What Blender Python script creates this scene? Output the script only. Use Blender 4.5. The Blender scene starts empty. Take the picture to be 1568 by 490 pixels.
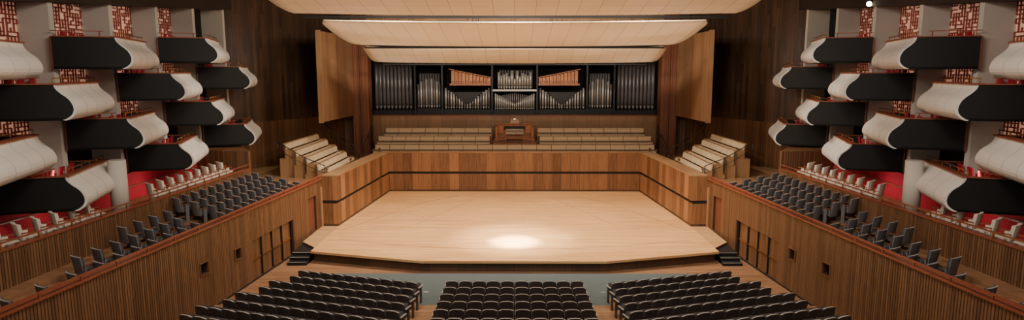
import bpy, math, random, bmesh
from mathutils import Vector, Matrix
random.seed(7)

# ---------------------------------------------------------------- helpers
def lin(c):
    c=c/255.0
    return c/12.92 if c<=0.04045 else ((c+0.055)/1.055)**2.4
def col(r,g,b): return (lin(r),lin(g),lin(b),1.0)

def mat(name,c,rough=.55,metal=0.0,emis=None,estr=0.0,noise=0.0,nscale=6.0):
    m=bpy.data.materials.new(name); m.use_nodes=True
    nt=m.node_tree; b=nt.nodes['Principled BSDF']
    b.inputs['Base Color'].default_value=c
    b.inputs['Roughness'].default_value=rough
    b.inputs['Metallic'].default_value=metal
    if noise>0:
        tc=nt.nodes.new('ShaderNodeTexCoord'); n=nt.nodes.new('ShaderNodeTexNoise')
        n.inputs['Scale'].default_value=nscale; n.inputs['Detail'].default_value=3
        nt.links.new(tc.outputs['Object'],n.inputs['Vector'])
        mx=nt.nodes.new('ShaderNodeMix'); mx.data_type='RGBA'
        mx.inputs[6].default_value=tuple(x*(1-noise) for x in c[:3])+(1,)
        mx.inputs[7].default_value=tuple(min(1,x*(1+noise)) for x in c[:3])+(1,)
        nt.links.new(n.outputs['Fac'],mx.inputs[0]); nt.links.new(mx.outputs[2],b.inputs['Base Color'])
    if emis:
        b.inputs['Emission Color'].default_value=emis
        b.inputs['Emission Strength'].default_value=estr
    return m

def wood(name,c1,c2,rough=.4,pw=None,ph=None,gap=.012,grain=(16,.8),horiz=False,var=.5,island=False,bump=0.0,seam=.25):
    m=bpy.data.materials.new(name); m.use_nodes=True
    nt=m.node_tree; N=nt.nodes; L=nt.links; b=N['Principled BSDF']
    b.inputs['Roughness'].default_value=rough
    def math_(op,a,bv=None):
        n=N.new('ShaderNodeMath'); n.operation=op
        for i,x in enumerate((a,bv)):
            if x is None: continue
            if isinstance(x,(int,float)): n.inputs[i].default_value=x
            else: L.new(x,n.inputs[i])
        return n.outputs[0]
    tc=N.new('ShaderNodeTexCoord'); sp=N.new('ShaderNodeSeparateXYZ'); L.new(tc.outputs['UV'],sp.inputs[0])
    u,v=sp.outputs[0],sp.outputs[1]
    if horiz: u,v=v,u
    rnd=None; seamv=None
    if pw:
        uu=math_('DIVIDE',u,pw); fu=math_('FLOOR',uu)
        cmb=N.new('ShaderNodeCombineXYZ'); L.new(fu,cmb.inputs[0])
        fr=math_('FRACT',uu); seamv=math_('LESS_THAN',fr,gap/pw)
        if ph:
            off=math_('MULTIPLY',fu,.37*ph); vv=math_('DIVIDE',math_('ADD',v,off) if ph>1.9 else v,ph)
            L.new(math_('FLOOR',vv),cmb.inputs[1])
            s2=math_('LESS_THAN',math_('FRACT',vv),gap/ph); seamv=math_('MAXIMUM',seamv,s2)
        wn=N.new('ShaderNodeTexWhiteNoise'); wn.noise_dimensions='3D'; L.new(cmb.outputs[0],wn.inputs['Vector']); rnd=wn.outputs['Value']
    if island:
        g=N.new('ShaderNodeNewGeometry'); rnd=g.outputs['Random Per Island']
    cv=N.new('ShaderNodeCombineXYZ')
    L.new(math_('MULTIPLY',u,grain[0]),cv.inputs[0]); L.new(math_('MULTIPLY',v,grain[1]),cv.inputs[1])
    if rnd is not None: L.new(math_('MULTIPLY',rnd,37.0),cv.inputs[2])
    no=N.new('ShaderNodeTexNoise'); no.inputs['Scale'].default_value=1.0; no.inputs['Detail'].default_value=4; no.inputs['Roughness'].default_value=.65
    L.new(cv.outputs[0],no.inputs['Vector'])
    f=math_('ADD',math_('MULTIPLY',math_('SUBTRACT',no.outputs['Fac'],.5),1.6),.5)
    if rnd is not None: f=math_('ADD',f,math_('MULTIPLY',math_('SUBTRACT',rnd,.5),var*1.6))
    cl=N.new('ShaderNodeClamp'); L.new(f,cl.inputs[0])
    mx=N.new('ShaderNodeMix'); mx.data_type='RGBA'; L.new(cl.outputs[0],mx.inputs[0])
    mx.inputs[6].default_value=c1; mx.inputs[7].default_value=c2
    out=mx.outputs[2]
    if seamv is not None:
        m2=N.new('ShaderNodeMix'); m2.data_type='RGBA'; L.new(seamv,m2.inputs[0]); L.new(out,m2.inputs[6])
        m2.inputs[7].default_value=tuple(x*seam for x in c1[:3])+(1,); out=m2.outputs[2]
    L.new(out,b.inputs['Base Color'])
    return m

class MB:
    def __init__(s,sx=1): s.v=[];s.f=[];s.m=[];s.sm=[];s.mats=[];s.sx=sx
    def mi(s,mt):
        if mt not in s.mats: s.mats.append(mt)
        return s.mats.index(mt)
    def addv(s,pts):
        b=len(s.v)
        for p in pts: s.v.append((p[0]*s.sx,p[1],p[2]))
        return b
    def face(s,idx,mt,sm=False): s.f.append(tuple(idx)); s.m.append(s.mi(mt)); s.sm.append(sm)
    def poly(s,pts,mt):
        b=s.addv(pts); s.face(range(b,b+len(pts)),mt)
    def hexa(s,p,mt):
        b=s.addv(p)
        for q in ((3,2,1,0),(4,5,6,7),(0,1,5,4),(1,2,6,5),(2,3,7,6),(3,0,4,7)): s.face([b+i for i in q],mt)
    def box(s,cx,cy,cz,sx,sy,sz,mt,rz=0,rx=0):
        R=Matrix.Rotation(rz,3,'Z')@Matrix.Rotation(rx,3,'X'); P=[]
        for z in (-.5,.5):
            for x,y in ((-.5,-.5),(.5,-.5),(.5,.5),(-.5,.5)):
                q=R@Vector((x*sx,y*sy,z*sz)); P.append((q.x+cx,q.y+cy,q.z+cz))
        s.hexa(P,mt)
    def b2(s,x0,x1,y0,y1,z0,z1,mt): s.box((x0+x1)/2,(y0+y1)/2,(z0+z1)/2,abs(x1-x0),abs(y1-y0),abs(z1-z0),mt)
    def prism(s,pl,z0,z1,mt,top=None):
        n=len(pl); b=s.addv([(x,y,z0) for x,y in pl]+[(x,y,z1) for x,y in pl])
        s.face(range(b+n-1,b-1,-1),mt); s.face(range(b+n,b+2*n),top or mt)
        for i in range(n):
            j=(i+1)%n; s.face((b+i,b+j,b+n+j,b+n+i),mt)
    def extr(s,pts,vec,mt,capmt=None):
        n=len(pts); b=s.addv(list(pts)+[(p[0]+vec[0],p[1]+vec[1],p[2]+vec[2]) for p in pts])
        s.face(range(b+n-1,b-1,-1),capmt or mt); s.face(range(b+n,b+2*n),capmt or mt)
        for i in range(n):
            j=(i+1)%n; s.face((b+i,b+j,b+n+j,b+n+i),mt)
    def cyl(s,p0,p1,r,mt,n=8,r1=None):
        p0=Vector(p0);p1=Vector(p1);d=(p1-p0).normalized()
        a=d.orthogonal().normalized();c=d.cross(a); r1=r if r1 is None else r1
        P=[p0+(a*math.cos(t)+c*math.sin(t))*r for t in [2*math.pi*i/n for i in range(n)]]
        Q=[p1+(a*math.cos(t)+c*math.sin(t))*r1 for t in [2*math.pi*i/n for i in range(n)]]
        b=s.addv(P+Q); s.face(range(b+n-1,b-1,-1),mt); s.face(range(b+n,b+2*n),mt)
        for i in range(n):
            j=(i+1)%n; s.face((b+i,b+j,b+n+j,b+n+i),mt,True)
    def bar(s,p0,p1,w,h,mt):
        "horizontal-ish rectangular bar, top centre line p0-p1"
        p0=Vector(p0);p1=Vector(p1);d=(p1-p0);pr=Vector((-d.y,d.x,0)).normalized()*w/2;z=Vector((0,0,h))
        s.hexa([p0-pr-z,p0+pr-z,p1+pr-z,p1-pr-z,p0-pr,p0+pr,p1+pr,p1-pr],mt)
    def add(s,t,M):
        b=len(s.v)
        for p in t.v:
            q=M@Vector(p); s.v.append((q.x*s.sx,q.y,q.z))
        mp=[s.mi(x) for x in t.mats]
        for f,m_,sm in zip(t.f,t.m,t.sm): s.f.append(tuple(i+b for i in f)); s.m.append(mp[m_]); s.sm.append(sm)
    def mesh(s,name):
        me=bpy.data.meshes.new(name); me.from_pydata(s.v,[],s.f)
        for x in s.mats: me.materials.append(x)
        me.polygons.foreach_set('material_index',s.m); me.polygons.foreach_set('use_smooth',s.sm)
        bm=bmesh.new(); bm.from_mesh(me); bmesh.ops.recalc_face_normals(bm,faces=bm.faces)
        uv=bm.loops.layers.uv.new('UVMap')
        for f in bm.faces:
            n=f.normal
            if abs(n.z)>.75:
                for l in f.loops: l[uv].uv=(l.vert.co.x,l.vert.co.y)
            else:
                t=Vector((-n.y,n.x,0)).normalized()
                if abs(t.x)>abs(t.y):
                    if t.x<0: t=-t
                elif t.y<0: t=-t
                for l in f.loops: l[uv].uv=(l.vert.co.dot(t),l.vert.co.z)
        bm.to_mesh(me); bm.free(); me.update(); return me
    def obj(s,name,loc=None):
        o=bpy.data.objects.new(name,s.mesh(name)); bpy.context.scene.collection.objects.link(o)
        if loc: o.location=loc
        return o

# ---------------------------------------------------------------- materials
M_stage=wood('stage_maple',col(206,148,92),col(236,190,132),rough=.36,pw=.12,ph=2.4,gap=.004,grain=(10,.7),horiz=True,var=.45,seam=.6)
M_apron=wood('apron_maple',col(180,138,96),col(204,164,118),rough=.4,pw=.12,ph=2.4,gap=.004,horiz=True)
M_panel=wood('panel_walnut',col(100,68,46),col(164,118,80),rough=.42,pw=.62,gap=.01,grain=(14,.8),var=.5)
M_panel2=wood('panel_elm_light',col(138,104,72),col(176,138,100),rough=.4,pw=.9,gap=.01,grain=(10,.6),var=.3)
M_panel3=wood('panel_acoustic',col(116,84,58),col(152,116,84),rough=.45,pw=.45,gap=.014,grain=(12,.6),var=.5)
M_batten=wood('batten_wood',col(92,63,42),col(132,95,66),rough=.5,island=True,grain=(20,1),var=.45)
M_back=mat('batten_backing',col(66,43,29),.7)
M_dkwall=wood('wall_dark_rosewood',col(54,38,28),col(86,62,45),rough=.45,pw=.24,ph=3.1,gap=.012,grain=(14,.8),var=.6)
M_midwall=wood('wall_mid_wood',col(96,64,42),col(134,94,64),rough=.45,pw=.14,gap=.02,grain=(16,.8),var=.5)
M_redwood=wood('padauk_rail',col(116,58,40),col(156,88,64),rough=.35,grain=(10,.8))
M_pillar=wood('pillar_redwood',col(94,54,36),col(134,84,58),rough=.4,pw=.27,gap=.02,var=.4)
M_floor=wood('floor_parquet',col(122,88,64),col(160,120,88),rough=.42,pw=.12,ph=2.2,gap=.005,horiz=True,var=.5)
M_step=wood('step_wood',col(134,98,70),col(172,132,98),rough=.45,pw=.15,horiz=True,gap=.006)
M_carpet=mat('carpet_slate',col(84,94,96),.95,noise=.2,nscale=60)
M_dkfascia=wood('stage_fascia_dark',col(62,44,32),col(90,64,46),rough=.5,pw=1.2,gap=.01)
M_black=mat('black_lacquer',col(15,14,15),.6)
M_dark=mat('dark_void',col(16,13,12),.9)
M_white=mat('moulded_white',col(222,218,212),.45,noise=.04,nscale=2)
M_plaster=mat('fin_plaster',col(196,188,178),.8,noise=.05,nscale=1.5)
M_red=mat('red_fabric',col(172,20,46),.85,noise=.12,nscale=3)
M_seatdk=mat('seat_dark_leather',col(84,80,82),.45,noise=.15,nscale=9)
M_seatdk2=mat('seat_dark_shell',col(58,54,55),.4)
M_rim=mat('seat_rim_pale',col(176,168,158),.4)
M_grey=mat('seat_grey_fabric',col(106,102,104),.8,noise=.08,nscale=14)
M_greyr=mat('seat_grey_trim',col(156,150,146),.6)
M_greyd=mat('seat_grey_dark_fabric',col(74,71,74),.8,noise=.08,nscale=14)
M_cream=mat('seat_cream_fabric',col(206,196,182),.75,noise=.05,nscale=10)
M_arm=wood('arm_wood',col(92,58,38),col(128,84,56),rough=.4)
M_bench=mat('bench_fabric',col(208,186,154),.8,noise=.06,nscale=8)
M_ceil=mat('ceiling_dark',col(46,34,26),.8,noise=.1)
M_brass=mat('brass',col(170,120,70),.3,.8)
M_steel=mat('steel_dark',col(50,50,52),.4,.6)
M_pipeD=mat('pipe_dark_tin',col(116,112,114),.4,.35)
M_pipeL=mat('pipe_bright_tin',col(184,178,170),.32,.4)
M_pipeW=wood('pipe_oregon_wood',col(166,98,58),col(200,132,84),rough=.45,island=True)
M_console=wood('console_wood',col(146,90,56),col(182,122,78),rough=.35)
M_ivory=mat('ivory_keys',col(225,215,195),.4)
M_lattice=mat('lattice_red',col(150,72,60),.6)
M_glow=mat('lattice_backlit',col(230,190,165),.8,emis=col(255,190,160),estr=.25)
M_lamp=mat('lamp_lens',col(255,240,210),.3,emis=col(255,236,205),estr=12)
M_exit=mat('exit_sign_green',col(40,160,60),.5,emis=col(90,230,90),estr=2)
M_tape=mat('tape_white',col(215,215,205),.7)
M_line=mat('stage_inlay',col(150,112,74),.5)
def canopy_mat():
    m=bpy.data.materials.new('canopy_stretched_fabric'); m.use_nodes=True
    nt=m.node_tree;N=nt.nodes;L=nt.links;b=N['Principled BSDF']; b.inputs['Roughness'].default_value=.7
    tc=N.new('ShaderNodeTexCoord'); br=N.new('ShaderNodeTexBrick'); L.new(tc.outputs['UV'],br.inputs['Vector'])
    br.offset=0; br.inputs['Scale'].default_value=1; br.inputs['Brick Width'].default_value=.9; br.inputs['Row Height'].default_value=3.3
    br.inputs['Mortar Size'].default_value=.016; br.inputs['Mortar Smooth'].default_value=.6
    br.inputs['Color1'].default_value=col(234,216,184); br.inputs['Color2'].default_value=col(228,208,174); br.inputs['Mortar'].default_value=col(180,154,120)
    L.new(br.outputs['Color'],b.inputs['Base Color']); return m
M_canopy=canopy_mat()

# ---------------------------------------------------------------- floor
mb=MB()
mb.b2(-17.6,17.6,21.35,50,.15,.45,M_floor)
RP=.88; RZ=.078
for r in range(24):
    y1=21.35-RP*r
    mb.b2(-13,13,y1-RP,y1,.0,.45+RZ*(r+1),M_step)
mb.obj('floor')
mb=MB()
mb.b2(-7.6,7.6,22.35,25.1,.45,.465,M_carpet)
for s in (-1,1):
    mb.b2(s*2.62,s*3.5,21.36,22.34,.45,.465,M_carpet)
for s in (-1,1):
    for i in range(9):
        mb.box(s*(1.3+i*.7),22.75+.12*(i%2),.47,.18,.04,.006,M_tape)
    for i in range(5): mb.box(s*7.35,23+.4*i,.47,.06,.16,.006,M_tape)
mb.obj('carpet')

# ---------------------------------------------------------------- stage
ST=.95
front=[(-9.07,26.7),(-3.9,25.25),(3.9,25.25),(9.07,26.7)]
mb=MB()
mb.prism(front+[(9.09,31.3),(8.34,40.8),(-8.34,40.8),(-9.09,31.3)],ST-.1,ST,M_apron,M_stage)
ins=[(-8.95,26.85),(-3.88,25.42),(3.88,25.42),(8.95,26.85)]
mb.prism(ins+[(9.0,31.3),(8.3,40.7),(-8.3,40.7),(-9.0,31.3)],.45,ST-.1,M_dkfascia)
for s in (-1,1):   # side aprons
    mb.sx=s; mb.prism([(9.075,27.3),(9.95,28.3),(9.95,31.3),(9.09,31.3)],.45,ST-.01,M_dkfascia,M_apron)
    for k in range(3): # black access steps
        mb.b2(9.1,9.95,26.2+.33*k,27.25 if k<2 else 28.2,.45+.0,.45+.13*(k+1),M_black)
        mb.b2(9.1,9.95,26.2+.33*k,26.23+.33*k,.45+.13*(k+1)-.012,.45+.13*(k+1)+.004,M_rim)
mb.sx=1
def ribbon(a,b,w=.035,z=ST+.002,mt=None):
    mb.bar((a[0],a[1],z+.004),(b[0],b[1],z+.004),w,.005,mt or M_line)
for s in (-1,1):
    ribbon((s*3.6,39.3),(s*5.6,37.2)); ribbon((s*5.6,37.2),(s*8.7,30.4),.025); ribbon((s*2.5,38.2),(s*5.2,31.5),.015)
arc=[(-8.3,28.6),(-5,27.6),(-2,27.1),(2,27.1),(5,27.6),(8.3,28.6)]
for a,b in zip(arc,arc[1:]): ribbon(a,b,.02)
mb.obj('stage_platform')

# stage surround
WT=3.6
mb=MB()
def surround(p0,p1,th,out):
    p0=Vector((*p0,0));p1=Vector((*p1,0));n=Vector((*out,0)).normalized()
    def slab(z0,z1,inset,mt):
        a=p0+n*inset;b=p1+n*inset;c=p1+n*th;d=p0+n*th
        mb.prism([(a.x,a.y),(b.x,b.y),(c.x,c.y),(d.x,d.y)],z0,z1,mt)
    slab(.45,ST+.1,.0,M_dkfascia); slab(ST+.1,ST+1.18,.02,M_panel); slab(ST+1.18,ST+1.34,.07,M_black)
    slab(ST+1.34,WT-.06,.0,M_panel); slab(WT-.06,WT,-.03,M_panel2)
surround((-8.34,40.8),(8.34,40.8),.4,(0,1))
mb.obj('wall_stage_back')
for s,nm in ((-1,'left'),(1,'right')):
    mb=MB(s)
    surround((8.34,40.8),(9.09,31.3),.86,(.997,.078))
    mb.obj('wall_stage_'+nm)

# ---------------------------------------------------------------- side walls (stalls)
def batten_wall(mb,p0,p1,z0,z1,pitch=.12,w=.075,d=.035,th=.2,holes=(),bm_=None,back=None):
    p0=Vector((*p0,0));p1=Vector((*p1,0));L=(p1-p0).length;t=(p1-p0)/L
    n=Vector((-t.y,t.x,0))
    if n.x>0: n=-n      # inward = towards hall axis (positive side is built, so inward = -x)
    bm_=bm_ or M_batten; back=back or M_back
    def slab(s0,s1,a,b,i,o,mt):
        if s1-s0<.001 or b-a<.001: return
        A=p0+t*s0;B=p0+t*s1
        mb.hexa([(*(A+n*i).xy,a),(*(B+n*i).xy,a),(*(B+n*o).xy,a),(*(A+n*o).xy,a),(*(A+n*i).xy,b),(*(B+n*i).xy,b),(*(B+n*o).xy,b),(*(A+n*o).xy,b)],mt)
    hs=sorted(holes); cur=0
    for h in hs:
        slab(cur,h[0],z0,z1,0,-th,back); slab(h[0],h[1],z0,h[2],0,-th,back); slab(h[0],h[1],h[3],z1,0,-th,back); cur=h[1]
    slab(cur,L,z0,z1,0,-th,back)
    k=int(L/pitch)
    for i in range(k):
        c=(i+.5)*pitch; segs=[(z0,z1)]
        for h in hs:
            if h[0]-w/2<c<h[1]+w/2: segs=[(z0,h[2]),(h[3],z1)]
        for a,b in segs: slab(c-w/2,c+w/2,a,b,d,0,bm_)
    return p0,t,n,slab
TW=3.4
for s,nm in ((-1,'left'),(1,'right')):
    mb=MB(s)
    A=(9.95,31.35);B=(12.0,7.0)
    L=math.dist(A,B)
    def s_of_y(y): return (31.35-y)/(31.35-7.0)*L
    holes=[(s_of_y(27.9),s_of_y(24.2),.45,2.1),(s_of_y(23.25),s_of_y(22.85),1.72,2.12),(s_of_y(21.05),s_of_y(20.6),1.85,2.25),(s_of_y(30.6),s_of_y(29.7),ST,2.7)]
    p0,t,n,slab=batten_wall(mb,A,B,.3,TW,holes=holes,pitch=.1,w=.074,d=.018)
    # door leaves + vents recessed
    h=holes[0]; slab(h[0],h[1],.45,2.1,-.14,-.2,M_midwall)
    for f in (.0,.25,.5,.75,1.0):
        c=h[0]+(h[1]-h[0])*f; slab(c-.03,c+.03,.45,2.1,-.08,-.14,M_black)
    slab(h[0],h[1],1.2,1.26,-.1,-.14,M_brass)
    h=holes[3]; slab(h[0],h[1],ST,2.7,-.1,-.16,M_pillar)
    for h in holes[1:3]:
        slab(h[0],h[1],h[2],h[3],-.15,-.2,M_black)
        for e in ((h[0]-.04,h[0],h[2],h[3]),(h[1],h[1]+.04,h[2],h[3]),(h[0]-.04,h[1]+.04,h[2]-.04,h[2]),(h[0]-.04,h[1]+.04,h[3],h[3]+.04)): slab(*e,.06,0,M_arm)
    # capping + rail
    slab(0,L,TW,TW+.05,.08,-.26,M_redwood)
    slab(0,L,TW+.17,TW+.21,.06,.0,M_redwood)
    for i in range(int(L/1.3)): slab(.3+i*1.3,.34+i*1.3,TW+.05,TW+.18,.05,.01,M_redwood)
    slab(0,L,.45,.5,.05,0,M_black)
    mb.obj('wall_stalls_'+nm)

# terrace decks, second wall, rear terrace, red wall
def w1x(y): return 9.95+(31.35-y)/(31.35-7.0)*2.05
def w2x(y): return 13.35+(30.8-y)*.035
TZ=.17
for s,nm in ((-1,'left'),(1,'right')):
    mb=MB(s)
    for k in range(4):
        a=.2+.64*k; b=a+.64 if k<3 else 3.6
        z=2.45+TZ*k
        mb.hexa([(w1x(y)+o,y,zz) for zz in (2.0,z) for y,o in ((31.2,a),(7,a),(7,b),(31.2,b))],M_floor)
    mb.obj('floor_terrace_'+nm)
    mb=MB(s)
    p0,t,n,slab=batten_wall(mb,(w2x(30.8),30.8),(w2x(7),7.0),2.5,4.0,pitch=.1,w=.074,d=.018)
    LL=math.dist((w2x(30.8),30.8),(w2x(7),7.0))
    slab(0,LL,4.0,4.05,.05,-.25,M_redwood)
    slab(0,LL,4.22,4.26,.02,-.03,M_redwood)
    for i in range(18): slab(.3+i*1.3,.34+i*1.3,4.05,4.24,.01,-.02,M_brass)
    mb.obj('wall_terrace_'+nm)
    mb=MB(s)
    mb.hexa([(x,y,zz) for zz in (2.0,3.45) for x,y in ((w2x(30.8)+.2,30.8),(w2x(7)+.2,7),(16.6,7),(16.6,30.8))],M_floor)
    mb.obj('floor_gallery_'+nm)
    mb=MB(s)
    def rz_(y): return 4.30+.0455*(y-19.2)
    mb.hexa([(x,y,z) for x,y,z in ((16.3,31.4,3.45),(16.3,7,3.45),(16.5,7,3.45),(16.5,31.4,3.45),(16.3,31.4,rz_(31.4)),(16.3,7,rz_(7)),(16.5,7,rz_(7)),(16.5,31.4,rz_(31.4)))],M_red)
    mb.b2(16.24,16.3,7,31.4,4.02,4.07,M_redwood)
    mb.prism([(13.35,30.8),(13.35,31.0),(16.6,35.9),(17.6,35.9),(16.3,31.4)],2.0,4.9,M_midwall)
    mb.obj('wall_red_'+nm)
    mb=MB(s)
    for y in (22.7,13.5): mb.cyl((14.75,y,3.45),(14.75,y,5.6),.3,M_plaster,20)
    mb.obj('column_'+nm)

# outer wall, fins, lattice
finY=[15.7+3.3*k for k in range(-2,7)]
for s,nm in ((-1,'left'),(1,'right')):
    mb=MB(s); mb.b2(17.55,17.9,5,36,3.3,13.4,M_dark); mb.obj('wall_'+nm)
    mb=MB(s)
    for y in finY: mb.b2(16.35,17.55,y-.12,y+.12,5.1,13.0,M_plaster)
    mb.obj('fin_wall_'+nm)
    mb=MB(s)
    mb.hexa([(16.2,5,9.9),(17.6,5,9.9),(17.6,36.3,12.35),(16.2,36.3,12.35),(16.2,5,13.4),(17.6,5,13.4),(17.6,36.3,13.4),(16.2,36.3,13.4)],M_ceil)
    mb.obj('soffit_'+nm)
    mb=MB(s); rr=random.Random(3)
    for k in range(1,7):
        ya=finY[k]+.13; yb=finY[k+1]-.13
        for zt in (6.75,8.4,10.05):
            zb=zt+ (k-3)*.17 -.6
            ze=zb+ (2.6 if zt>10 else 1.5)
            mb.b2(17.5,17.54,ya,yb,zb,ze,M_glow)
            c=.15
            ny=int((yb-ya)/c); nz=int((ze-zb)/c)
            for i in range(ny+1):
                j=0
                while j<nz:
                    if rr.random()<.75: mb.b2(17.43,17.47,ya+i*c-.022,ya+i*c+.022,zb+j*c,zb+(j+1)*c,M_lattice)
                    j+=1
            for j in range(nz+1):
                for i in range(ny):
                    if rr.random()<.68: mb.b2(17.43,17.47,ya+i*c,ya+(i+1)*c,zb+j*c-.022,zb+j*c+.022,M_lattice)
    mb.obj('window_lattice_screen_'+nm)

# ---------------------------------------------------------------- opera boxes
def chair_small():
    t=MB(); t.box(0,0,.44,.44,.42,.07,M_red); t.box(0,-.22,.72,.44,.05,.5,M_red,rx=-.12)
    for x in (-.24,.24): t.box(x,-.02,.62,.04,.42,.04,M_redwood); t.box(x,.15,.32,.04,.04,.62,M_redwood); t.box(x,-.2,.32,.04,.04,.62,M_redwood)
    return t
CH=chair_small()
ang=math.radians(18)
U=Vector((math.sin(ang),math.cos(ang),0)); V=Vector((math.cos(ang),-math.sin(ang),0))   # for +x side ; N at origin
PROF=[(0,0),(.0,-.06),(.03,-.14),(.09,-.22),(.18,-.31),(.28,-.39),(.37,-.48),(.43,-.58),(.47,-.69),(.48,-.80),(.455,-.90),(.40,-.98),(.33,-1.04),(.25,-1.09),(.16,-1.12)]
BW=2.0
def box_mesh(s):
    mb=MB(s); Lb=4.0
    P=lambda a,b,z:tuple(U*a+V*b+Vector((0,0,z)))
    for a in (0.0,Lb-.08):
        mb.extr([P(a,-o,z) for o,z in PROF]+[P(a,BW,-1.12),P(a,BW,0)],U*.08,M_black)
    outer=[P(-.02,-o-.025,z) for o,z in PROF]; inner=[P(-.02,-o+.05,z+.02) for o,z in PROF[::-1]]
    mb.extr(outer+inner,U*(Lb+.04),M_white)
    for a in (1.0,2.0,3.0):  # seams
        mb.extr([P(a,-o-.03,z) for o,z in PROF]+[P(a,-o-.02,z) for o,z in PROF[::-1]],U*.015,M_rim)
    def bx(a0,a1,b0,b1,z0,z1,mt): mb.hexa([P(a,b,z) for z in (z0,z1) for a,b in ((a0,b0),(a1,b0),(a1,b1),(a0,b1))],mt)
    bx(0,Lb,-.15,BW,-1.12,-1.04,M_black); bx(.08,Lb-.08,-.1,BW,-1.04,-.95,M_floor); bx(0,Lb,BW,BW+.06,-1.12,.0,M_pillar)
    bx(-.05,Lb+.05,-.07,.2,0,.05,M_redwood); bx(-.05,.1,.2,BW,0,.04,M_redwood); bx(Lb-.1,Lb+.05,.2,BW,0,.04,M_redwood)
    bx(-.02,.02,.4,BW,.2,.23,M_redwood)
    mb.cyl(P(.0,.08,.2),P(Lb,.08,.2),.018,M_brass,6)
    for i in range(6): mb.cyl(P(i*Lb/5,.08,.03),P(i*Lb/5,.08,.2),.012,M_brass,5)
    for i in range(2): bx(-.01,.02,.5+i,.54+i,.03,.2,M_redwood)
    for row in range(2):
        for i in range(4):
            q=P(.55+.95*i,.75+.85*row,-.95+.18*row)
            mb.add(CH,Matrix.Translation(q)@Matrix.Rotation(math.radians(90)-ang,4,'Z'))
    return mb.mesh('opera_box')
# tiers: (near-corner list)
boxes=[]
for k,(Y,Z) in enumerate([(12.9,5.2),(19.5,5.5),(26.3,5.8),(32.8,6.1)]): boxes.append((Y,Z))
for Y,Z in [(16.2,6.78),(22.9,7.12),(29.4,7.45)]: boxes.append((Y,Z))
for Y,Z in [(12.8,8.05),(19.4,8.43),(26.1,8.77),(32.6,9.09)]: boxes.append((Y,Z))
for Y,Z in [(16.0,9.72),(22.6,10.05),(29.2,10.38)]: boxes.append((Y,Z))
for s in (-1,1):
    me=box_mesh(s)
    for Y,Z in boxes:
        o=bpy.data.objects.new('opera_box',me); bpy.context.scene.collection.objects.link(o); o.location=(s*14.3,Y,Z)

# ---------------------------------------------------------------- seats
def seat_tpl(fab,shell,rim,arm,tip=True,leg=.0,flare=0,pan=None):
    t=MB(); W=.45; n=5
    hs=[.80,.855,.87,.87,.855,.80]; xs=[-W/2+W*i/n for i in range(n+1)]
    if flare: hs=[.86,.865,.87,.87,.865,.86]
    def bk(i,z,off):
        c=(xs[i]/(W/2)); wz=1+flare*(z-.6)
        return (xs[i]*wz,-.2-.16*(z-.4)+.05*c*c+off,z)
    for i in range(n):
        for (zo,mt,o0,o1) in ((0,shell,-.045,-.015),(0,fab,-.015,.035)):
            t.hexa([bk(i,.36,o0),bk(i+1,.36,o0),bk(i+1,.36,o1),bk(i,.36,o1),bk(i,hs[i],o0),bk(i+1,hs[i+1],o0),bk(i+1,hs[i+1],o1),bk(i,hs[i],o1)],mt)
        t.hexa([bk(i,hs[i],-.047),bk(i+1,hs[i+1],-.047),bk(i+1,hs[i+1],-.01),bk(i,hs[i],-.01),bk(i,hs[i]+.012,-.047),bk(i+1,hs[i+1]+.012,-.047),bk(i+1,hs[i+1]+.012,-.01),bk(i,hs[i]+.012,-.01)],rim)
    if tip: t.box(0,.0,.56,.41,.40,.09,pan or fab,rx=math.radians(68))
    else: t.box(0,.03,.43,.42,.42,.09,pan or fab,rx=.06)
    for x in (-.25,.25):
        t.box(x,.0,.63,.045,.38,.03,arm); t.box(x,.0,.30-leg/2,.03,.12,.62+leg,shell)
        t.box(x,-.16,.5,.03,.04,.26,shell)
    return t
S_dark=seat_tpl(M_seatdk,M_seatdk2,M_rim,M_rim,True,.12)
S_grey=seat_tpl(M_greyd,M_grey,M_greyr,M_arm,False,.1,.2,M_greyd)
S_cream=seat_tpl(M_cream,M_cream,M_cream,M_redwood,False,.05,.25)
def place(mb,t,x,y,z,rz,sc=1.0): mb.add(t,Matrix.Translation((x,y,z))@Matrix.Rotation(rz,4,'Z')@Matrix.Scale(sc,4))
mb=MB()
for r in range(8):
    for i in range(10): place(mb,S_dark,-2.27+.505*i,21.95-RP*r,.45+RZ*r,0)
mb.obj('stalls_seating_block')
a=math.radians(16.5)
for s in (-1,1):
    mb=MB(s)
    for r in range(8):
        for i in range(10+int(r*.55)):
            d=.25+.505*i
            place(mb,S_dark,3.42+d*math.cos(a),21.75-RP*r+d*math.sin(a),.45+RZ*r,a)
    mb.obj('stalls_seating_block')
    # grey terrace seats
    mb=MB(s)
    for k in range(4):
        y0=[13.0,17.2,19.6,24.0][k]; y=30.6-.1*k
        while y>y0:
            if not (22.6<y<23.7):
                step=.62 if y>23 else .78 if y>17.5 else 1.0
                place(mb,S_grey,w1x(y)+.68+.64*k,y,2.45+TZ*k,math.radians(34) if y>23.7 else math.radians(30),1.12)
            else: step=.53
            y-=step
    mb.obj('terrace_seating_block')
    mb=MB(s); y=30.4
    while y>11:
        if abs(y-22.7)>1.2: place(mb,S_cream,14.4,y,3.45,math.radians(38),1.15)
        y-=.74
    mb.obj('gallery_seating_row')

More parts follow.
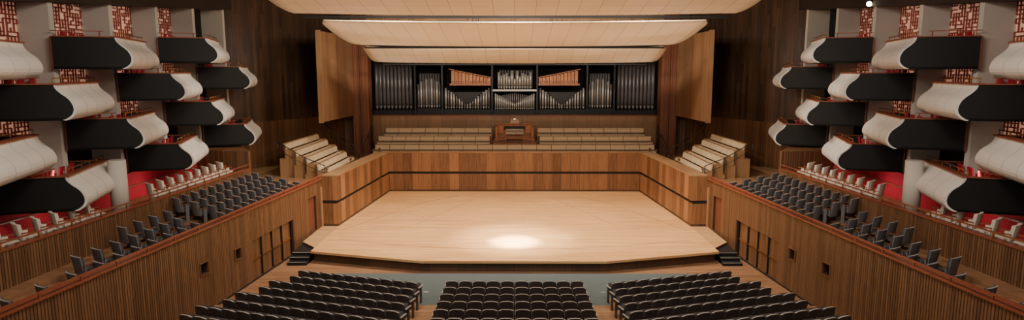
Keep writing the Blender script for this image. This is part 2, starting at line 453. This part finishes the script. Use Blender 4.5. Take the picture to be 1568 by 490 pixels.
# ---------------------------------------------------------------- choir stalls
def bench(mb,p0,p1,z,facing,unit=1.0):
    p0=Vector((*p0,0));p1=Vector((*p1,0));L=(p1-p0).length;t=(p1-p0)/L;f=Vector((*facing,0)).normalized()
    n=max(1,round(L/unit)); u=L/n
    def bx(s0,s1,a,b,z0,z1,mt,lean=0):
        A=p0+t*s0;B=p0+t*s1
        mb.hexa([(*(A+f*a).xy,z0),(*(B+f*a).xy,z0),(*(B+f*b).xy,z0),(*(A+f*b).xy,z0),
                 (*(A+f*(a-lean)).xy,z1),(*(B+f*(a-lean)).xy,z1),(*(B+f*(b-lean)).xy,z1),(*(A+f*(b-lean)).xy,z1)],mt)
    for i in range(n):
        bx(i*u+.02,(i+1)*u-.02,.02,.46,z+.32,z+.42,M_bench)
        bx(i*u+.02,(i+1)*u-.02,-.08,.0,z+.50,z+.80,M_bench,.06)
    bx(0,L,.05,.4,z,z+.32,M_midwall); bx(0,L,-.13,-.08,z,z+.8,M_midwall,.08); bx(-.03,L+.03,-.22,-.12,z+.8,z+.84,M_panel2)
    for e in (0,L): bx(e-.03,e+.03,-.1,.42,z,z+.5,M_panel2)
mb=MB()
for k in range(3):
    z=3.08+.48*k; y=42.3+1.1*k
    mb.b2(-9.9,9.9,y-.75,46.0 if k==2 else y+.35,.45,z,M_midwall)
    if k<1: bench(mb,(-9.6,y),(9.6,y),z,(0,-1))
    elif k==1: bench(mb,(-9.6,y),(-1.75,y),z,(0,-1)); bench(mb,(1.75,y),(9.6,y),z,(0,-1))
    else: bench(mb,(-9.3,y),(-1.65,y),z,(0,-1)); bench(mb,(1.65,y),(9.3,y),z,(0,-1))
mb.obj('choir_stalls')
for s,nm in ((-1,'left'),(1,'right')):
    mb=MB(s)
    for k in range(4):
        x=10.65+.70*k; z=3.02+.34*k
        mb.b2(x-.52,x+.18 if k<3 else x+.4,33.3+.35*k,39.2+.4*k,2.5,z,M_panel2)
        bench(mb,(x,33.4+.35*k),(x,39.1+.4*k),z,(-1,0))
    mb.obj('choir_stalls_side')
    mb=MB(s); mb.prism([(9.9,31.2),(13.4,31.0),(17.5,36.2),(13,47.5),(9.9,47.5)],.45,3.0,M_panel2); mb.obj('floor_choir_'+nm)
    mb=MB(s)
    for pts in ([(10.1,32.6,3.0),(11.2,32.8,3.4),(12.8,33.2,4.2)],[(10.2,40.2,3.0),(11.5,40.6,3.7),(12.6,41,4.6)],[(10.15,41.2,3.0),(10.15,43.0,3.7),(10.15,44,4.2)]):
        q=[Vector(p)+Vector((0,0,.9)) for p in pts]
        for p,w in zip(pts,q): mb.cyl(p,w,.025,M_steel,6)
        for p,w in zip(q,q[1:]): mb.cyl(p,w,.025,M_steel,6)
        for p,w in zip(q,q[1:]): mb.cyl(p-Vector((0,0,.4)),w-Vector((0,0,.4)),.015,M_steel,6)
    mb.obj('handrail')
# organ gallery front + floor
mb=MB(); mb.b2(-11.0,11.0,46.0,46.25,3.0,5.62,M_panel2); mb.b2(-11.1,11.1,45.93,46.32,5.62,5.7,M_redwood); mb.b2(-11,11,46.25,50,3,5.5,M_panel2)
mb.obj('wall_organ_gallery')

# console
mb=MB()
mb.b2(-1.5,1.5,43.5,44.9,3.56,3.9,M_console); mb.b2(-1.45,1.45,43.9,44.9,3.9,4.2,M_console)
mb.b2(-1.35,1.35,44.5,44.9,4.2,5.15,M_console)
for x in (-1.35,1.2): mb.b2(x,x+.15,43.7,44.5,4.0,5.0,M_console)
mb.b2(-1.45,1.45,44.3,45,5.15,5.22,M_console)
mb.b2(-.75,.75,44.42,44.52,4.75,5.0,M_black)
for k in range(4): mb.b2(-.62,.62,43.85+.14*k,44.02+.14*k,4.5+.09*k,4.54+.09*k,M_ivory)
for x in (-1.2,.8): mb.b2(x,x+.4,44.3,44.52,4.5,5.05,M_pipeW)
mb.b2(-.7,.7,43.1,43.45,4.25,4.32,M_console)
for x in (-.65,.6): mb.b2(x,x+.06,43.12,43.42,3.56,4.25,M_console)
mb.extr([(-.35,44.45,5.22),(.35,44.45,5.22),(.25,44.5,5.5),(-.25,44.5,5.5)],(0,.03,0),M_console)
mb.cyl((0,44.7,5.22),(0,44.7,5.42),.02,M_steel); mb.cyl((0,44.7,5.42),(0,44.7,5.5),.06,M_lamp)
mb.obj('organ_console')

# ---------------------------------------------------------------- organ
mb=MB()
def pipe(x,y,z0,z1,r,mt):
    mb.cyl((x,y,z0),(x,y,z0+r*3),r*.25,mt,10,r); mb.cyl((x,y,z0+r*3),(x,y,z1),r,mt,12)
    mb.box(x,y-r*.98,z0+r*3.6,r*.9,.02,r*.8,M_black)
mb.b2(-11.2,11.2,49.2,49.4,5.5,13.4,M_dark)
for s in (-1,1):
    mb.sx=s
    mb.b2(7.6,10.8,47.6,48.4,5.5,5.95,M_black)
    for i in range(10): pipe(7.95+.29*i,47.8,5.95,9.0+.35*abs(i-4.5)/4.5+.5*(i/9),.12,M_pipeD)
    for i in range(9): pipe(8.1+.29*i,48.3,5.95,10.2,.13,M_pipeD)
    mb.b2(5.55,7.45,47.3,48,5.5,6.1,M_black)
    for i in range(9): pipe(5.72+.2*i,47.5,6.1,8.35-.1*abs(i-4)+.08*(i%2),.085,M_pipeL if i%2 else M_pipeD)
    for i in range(8): pipe(5.8+.2*i,47.8,6.1,8.75,.08,M_pipeD)
    mb.b2(1.8,5.4,47.2,48.1,5.5,6.05,M_black)
    for i in range(17):
        x=1.95+.205*i; d=abs(i-8)/8
        pipe(x,47.4,6.05,6.45+1.2*d,.07,M_pipeL if i%3 else M_pipeD)
        pipe(x+.1,47.8,6.05,7.0+.5*d,.06,M_pipeD)
    mb.extr([(2.5,47.32,7.35),(4.7,47.32,7.35),(3.75,47.32,6.4),(3.45,47.32,6.4)],(0,.05,0),M_black)
    # wooden pipe rank
    mb.extr([(1.8,47.1,7.85),(4.9,47.1,7.85),(4.9,47.1,8.0),(1.8,47.1,8.0)],(0,.8,0),M_console)
    for i in range(11):
        x=1.95+.27*i; mb.b2(x-.115,x+.115,47.15,47.4,8.02,8.4+.055*i,M_pipeW); mb.b2(x-.05,x+.05,47.13,47.15,8.1,8.18,M_black)
    mb.extr([(1.78,47.1,8.42),(4.95,47.1,9.05),(4.95,47.1,9.1),(1.78,47.1,8.47)],(0,.5,0),M_pipeW)
    for x in (7.52,5.47,1.7): mb.b2(x-.06,x+.06,47.1,49.2,5.5,9.6,M_steel)
    mb.b2(10.95,11.02,47.2,47.3,5.5,10.2,M_steel)
mb.sx=1
mb.b2(-1.6,1.6,47.0,48.1,5.5,6.0,M_black)
for i in range(21):
    x=-1.45+.145*i; d=abs(i-10)/10
    pipe(x,47.2,6.0,6.5+.75*d,.055,M_pipeL); pipe(x,47.5,6.0,7.0+.3*(1-d),.05,M_pipeD)
mb.b2(-1.65,1.65,47.0,48,7.42,7.56,M_pipeL)
for i in range(13):
    x=-1.2+.2*i; d=abs(i-6)/6
    pipe(x,47.3,7.56,8.5+.55*(1-d)**1.0 if i%2 else 8.35+.5*d,.08,M_pipeL); pipe(x+.1,47.7,7.56,9.0,.07,M_pipeD)
mb.obj('pipe_organ')

# ---------------------------------------------------------------- proscenium, stage side walls, back walls
for s,nm in ((-1,'left'),(1,'right')):
    mb=MB(s)
    mb.b2(10.95,11.45,44.0,44.9,3,13.4,M_pillar); mb.b2(10.35,10.93,44.1,45.2,3,13.4,M_pillar)
    mb.obj('proscenium_pillar')
    mb=MB(s)
    mb.prism([(11.75,38.0),(11.95,38.0),(11.6,44.0),(11.4,44.0)],5.8,11.3,M_panel3)
    mb.prism([(11.7,37.95),(12.0,37.95),(12.0,38.05),(11.7,38.05)],5.75,11.35,M_panel2)
    mb.obj('acoustic_panel')
    mb=MB(s)
    mb.prism([(16.8,35.6),(12.4,45.2),(12.6,45.4),(17.6,35.8)],3.0,5.8,M_midwall)
    mb.prism([(16.8,35.6),(12.4,45.2),(12.6,45.4),(17.6,35.8)],5.8,13.4,M_dkwall)
    mb.prism([(12.4,45.2),(11.0,46.0),(11.0,46.3),(12.6,45.5)],3.0,13.4,M_midwall)
    mb.obj('wall_stage_flank_'+nm)
mb=MB(); mb.b2(-18,18,50,50.3,0,13.4,M_dark); mb.obj('wall_back')
mb=MB(); mb.b2(-18,18,-6,50.3,13.4,13.6,M_ceil); mb.obj('ceiling')
mb=MB(); mb.b2(-10.3,10.3,43.8,44.0,11.6,13.4,M_panel2); mb.b2(-10.3,10.3,46,46.2,9.75,13.4,M_dark); mb.obj('wall_header')

# ---------------------------------------------------------------- canopies
def canopy(name,ya,za,yb,zb,W,belly,nose=.35):
    mb=MB(); n=14; nx=44; th=.045; idx={}
    for lay in (0,1):
        for i in range(n+1):
            t=i/n; y=ya+(yb-ya)*t; z=za+(zb-za)*t-belly*math.sin(math.pi*t)**.9+lay*th
            e=max(0,(t-.72)/.28); w=W-.25*(1-math.sqrt(max(0,1-e*e))) ; e2=max(0,(.15-t)/.15); w-=.25*(1-math.sqrt(max(0,1-e2*e2)))
            for j in range(nx+1):
                q=j/nx*2-1
                idx[lay,i,j]=mb.addv([(w*q,y,z+.10*q*q)])
    for lay in (0,1):
        for i in range(n):
            for j in range(nx): mb.face((idx[lay,i,j],idx[lay,i+1,j],idx[lay,i+1,j+1],idx[lay,i,j+1]),M_canopy,True)
    for j in range(nx):
        mb.face((idx[0,0,j],idx[0,0,j+1],idx[1,0,j+1],idx[1,0,j]),M_canopy); mb.face((idx[0,n,j],idx[0,n,j+1],idx[1,n,j+1],idx[1,n,j]),M_canopy)
    for i in range(n):
        for j in (0,nx): mb.face((idx[0,i,j],idx[0,i+1,j],idx[1,i+1,j],idx[1,i,j]),M_canopy)
    for x in (-W*.7,-W*.25,W*.25,W*.7):
        for t in (.2,.8): mb.cyl((x,ya+(yb-ya)*t,za+(zb-za)*t),(x,ya+(yb-ya)*t,13.4),.02,M_steel,6)
    mb.bar((-W+.6,yb+.1,zb-.0),(W-.6,yb+.1,zb-.0),.12,.1,M_steel)
    mb.obj(name)
canopy('acoustic_canopy',21.5,12.6,28.0,11.3,10.0,.12)
canopy('acoustic_canopy',30.0,11.15,36.5,10.3,9.3,.12)
canopy('acoustic_canopy',38.4,10.25,41.3,9.4,9.3,.06)
mb=MB()
for y,z in ((29.75,12.4),(37.8,11.2)):
    mb.cyl((-9,y,z),(9,y,z),.04,M_steel,8)
    for i in range(8):
        x=-7+2*i; mb.cyl((x,y,z),(x,y,z-.3),.1,M_black,10,.13)
    for x in (-8.5,0,8.5): mb.cyl((x,y,z),(x,y,13.4),.02,M_steel,6)
mb.obj('lighting_bar')
# spot fixture and exit signs
mb=MB(); mb.cyl((16.3,29.2,12.0),(16.1,28.95,11.9),.13,M_black,12); mb.cyl((16.1,28.95,11.9),(16.09,28.93,11.895),.12,M_lamp,12); mb.cyl((16.3,29.2,12.0),(16.4,29.2,12.4),.02,M_steel); mb.obj('spotlight_fixture')
for s in (-1,1):
    mb=MB(s); mb.b2(16.4,16.75,32.0,32.05,8.2,8.4,M_exit); mb.b2(16.38,16.77,32.05,32.14,8.18,8.42,M_black); mb.obj('exit_sign')

# ---------------------------------------------------------------- lights
def area(name,loc,target,size,power,c=(1,.89,.76),sy=None):
    l=bpy.data.lights.new(name,'AREA'); l.energy=power; l.color=c; l.size=size
    if sy: l.shape='RECTANGLE'; l.size_y=sy
    o=bpy.data.objects.new(name,l); bpy.context.scene.collection.objects.link(o); o.location=loc
    o.rotation_euler=(Vector(target)-Vector(loc)).to_track_quat('-Z','Y').to_euler(); return o
def spot(name,loc,target,power,deg,blend=.6,c=(1,.86,.68),r=.1):
    l=bpy.data.lights.new(name,'SPOT'); l.energy=power; l.color=c; l.spot_size=math.radians(deg); l.spot_blend=blend; l.shadow_soft_size=r
    o=bpy.data.objects.new(name,l); bpy.context.scene.collection.objects.link(o); o.location=loc
    o.rotation_euler=(Vector(target)-Vector(loc)).to_track_quat('-Z','Y').to_euler(); return o
WM=(1,.86,.69)
for x in (-6,0,6): area('stage_flood',(x,29.0,12.9),(x*.8,31,1),1.4,1250,WM)
for x in (-6,0,6): area('stage_flood_rear',(x,37.4,12.6),(x*.8,37,1),1.0,500,WM)
area('front_flood',(0,17,13.2),(0,33,1),5,1200,WM,sy=1.5)
for s in (-1,1):
    area('house_light',(s*7,16,13.2),(s*12,22,2),3,800)
    area('house_light',(s*6,10,13.2),(s*6,17,0),3,600)
    for y in (15.5,20.8,26.5):
        o=area('added_gallery_fill',(s*15.3,y,4.25),(s*16.3,y,3.95),3.6,26,(1,.85,.7),sy=.1)  # added fill under the boxes to brighten the red wall, no real lamp
        o.rotation_euler=(Vector((s*1.0,0,-.25))).to_track_quat('-Z','Z').to_euler()
spot('stage_spot',(0,29.2,12.8),(0,28.3,.95),110000,13.5,1.0,c=(1,.92,.8),r=.25)
spot('stage_spot',(0,29.2,12.8),(0,28.8,.95),16000,34,1.0)
k=0
for s in (-1,1):
    for loc,tg in (((9.85,32.2,3.8),(3,26,11.8)),((9.6,36,3.8),(3.5,33.5,10.8)),((9.0,41.0,3.8),(4,39.8,9.9))):
        L0=Vector((s*loc[0],loc[1],loc[2])); T0=Vector((s*tg[0],tg[1],tg[2])); d=(T0-L0).normalized()
        spot('added_canopy_fill',L0+d*.12,T0,520,95,.5,r=.05,c=(1,.9,.76))  # invented fill spot, added to brighten the canopy undersides
        mb=MB(); mb.cyl(L0-d*.1,L0+d*.05,.05,M_arm,12,.06); mb.box(L0.x,L0.y,3.62,.1,.1,.04,M_arm); mb.cyl((L0.x,L0.y,3.62),tuple(L0-d*.03),.015,M_arm)
        mb.obj('added_fill_housing')  # made-up small housing for the added canopy fill spot
w=bpy.data.worlds.new('World'); bpy.context.scene.world=w; w.use_nodes=True
w.node_tree.nodes['Background'].inputs[0].default_value=(1,.9,.8,1); w.node_tree.nodes['Background'].inputs[1].default_value=.4

# ---------------------------------------------------------------- camera
cd=bpy.data.cameras.new('camera'); cam=bpy.data.objects.new('camera',cd); bpy.context.scene.collection.objects.link(cam)
cd.sensor_width=36; cd.lens=36*950/1568; cam.location=(0,0,8.8)
cam.rotation_euler=(math.radians(90-8),0,math.radians(.24)); cd.clip_end=200
bpy.context.scene.camera=cam
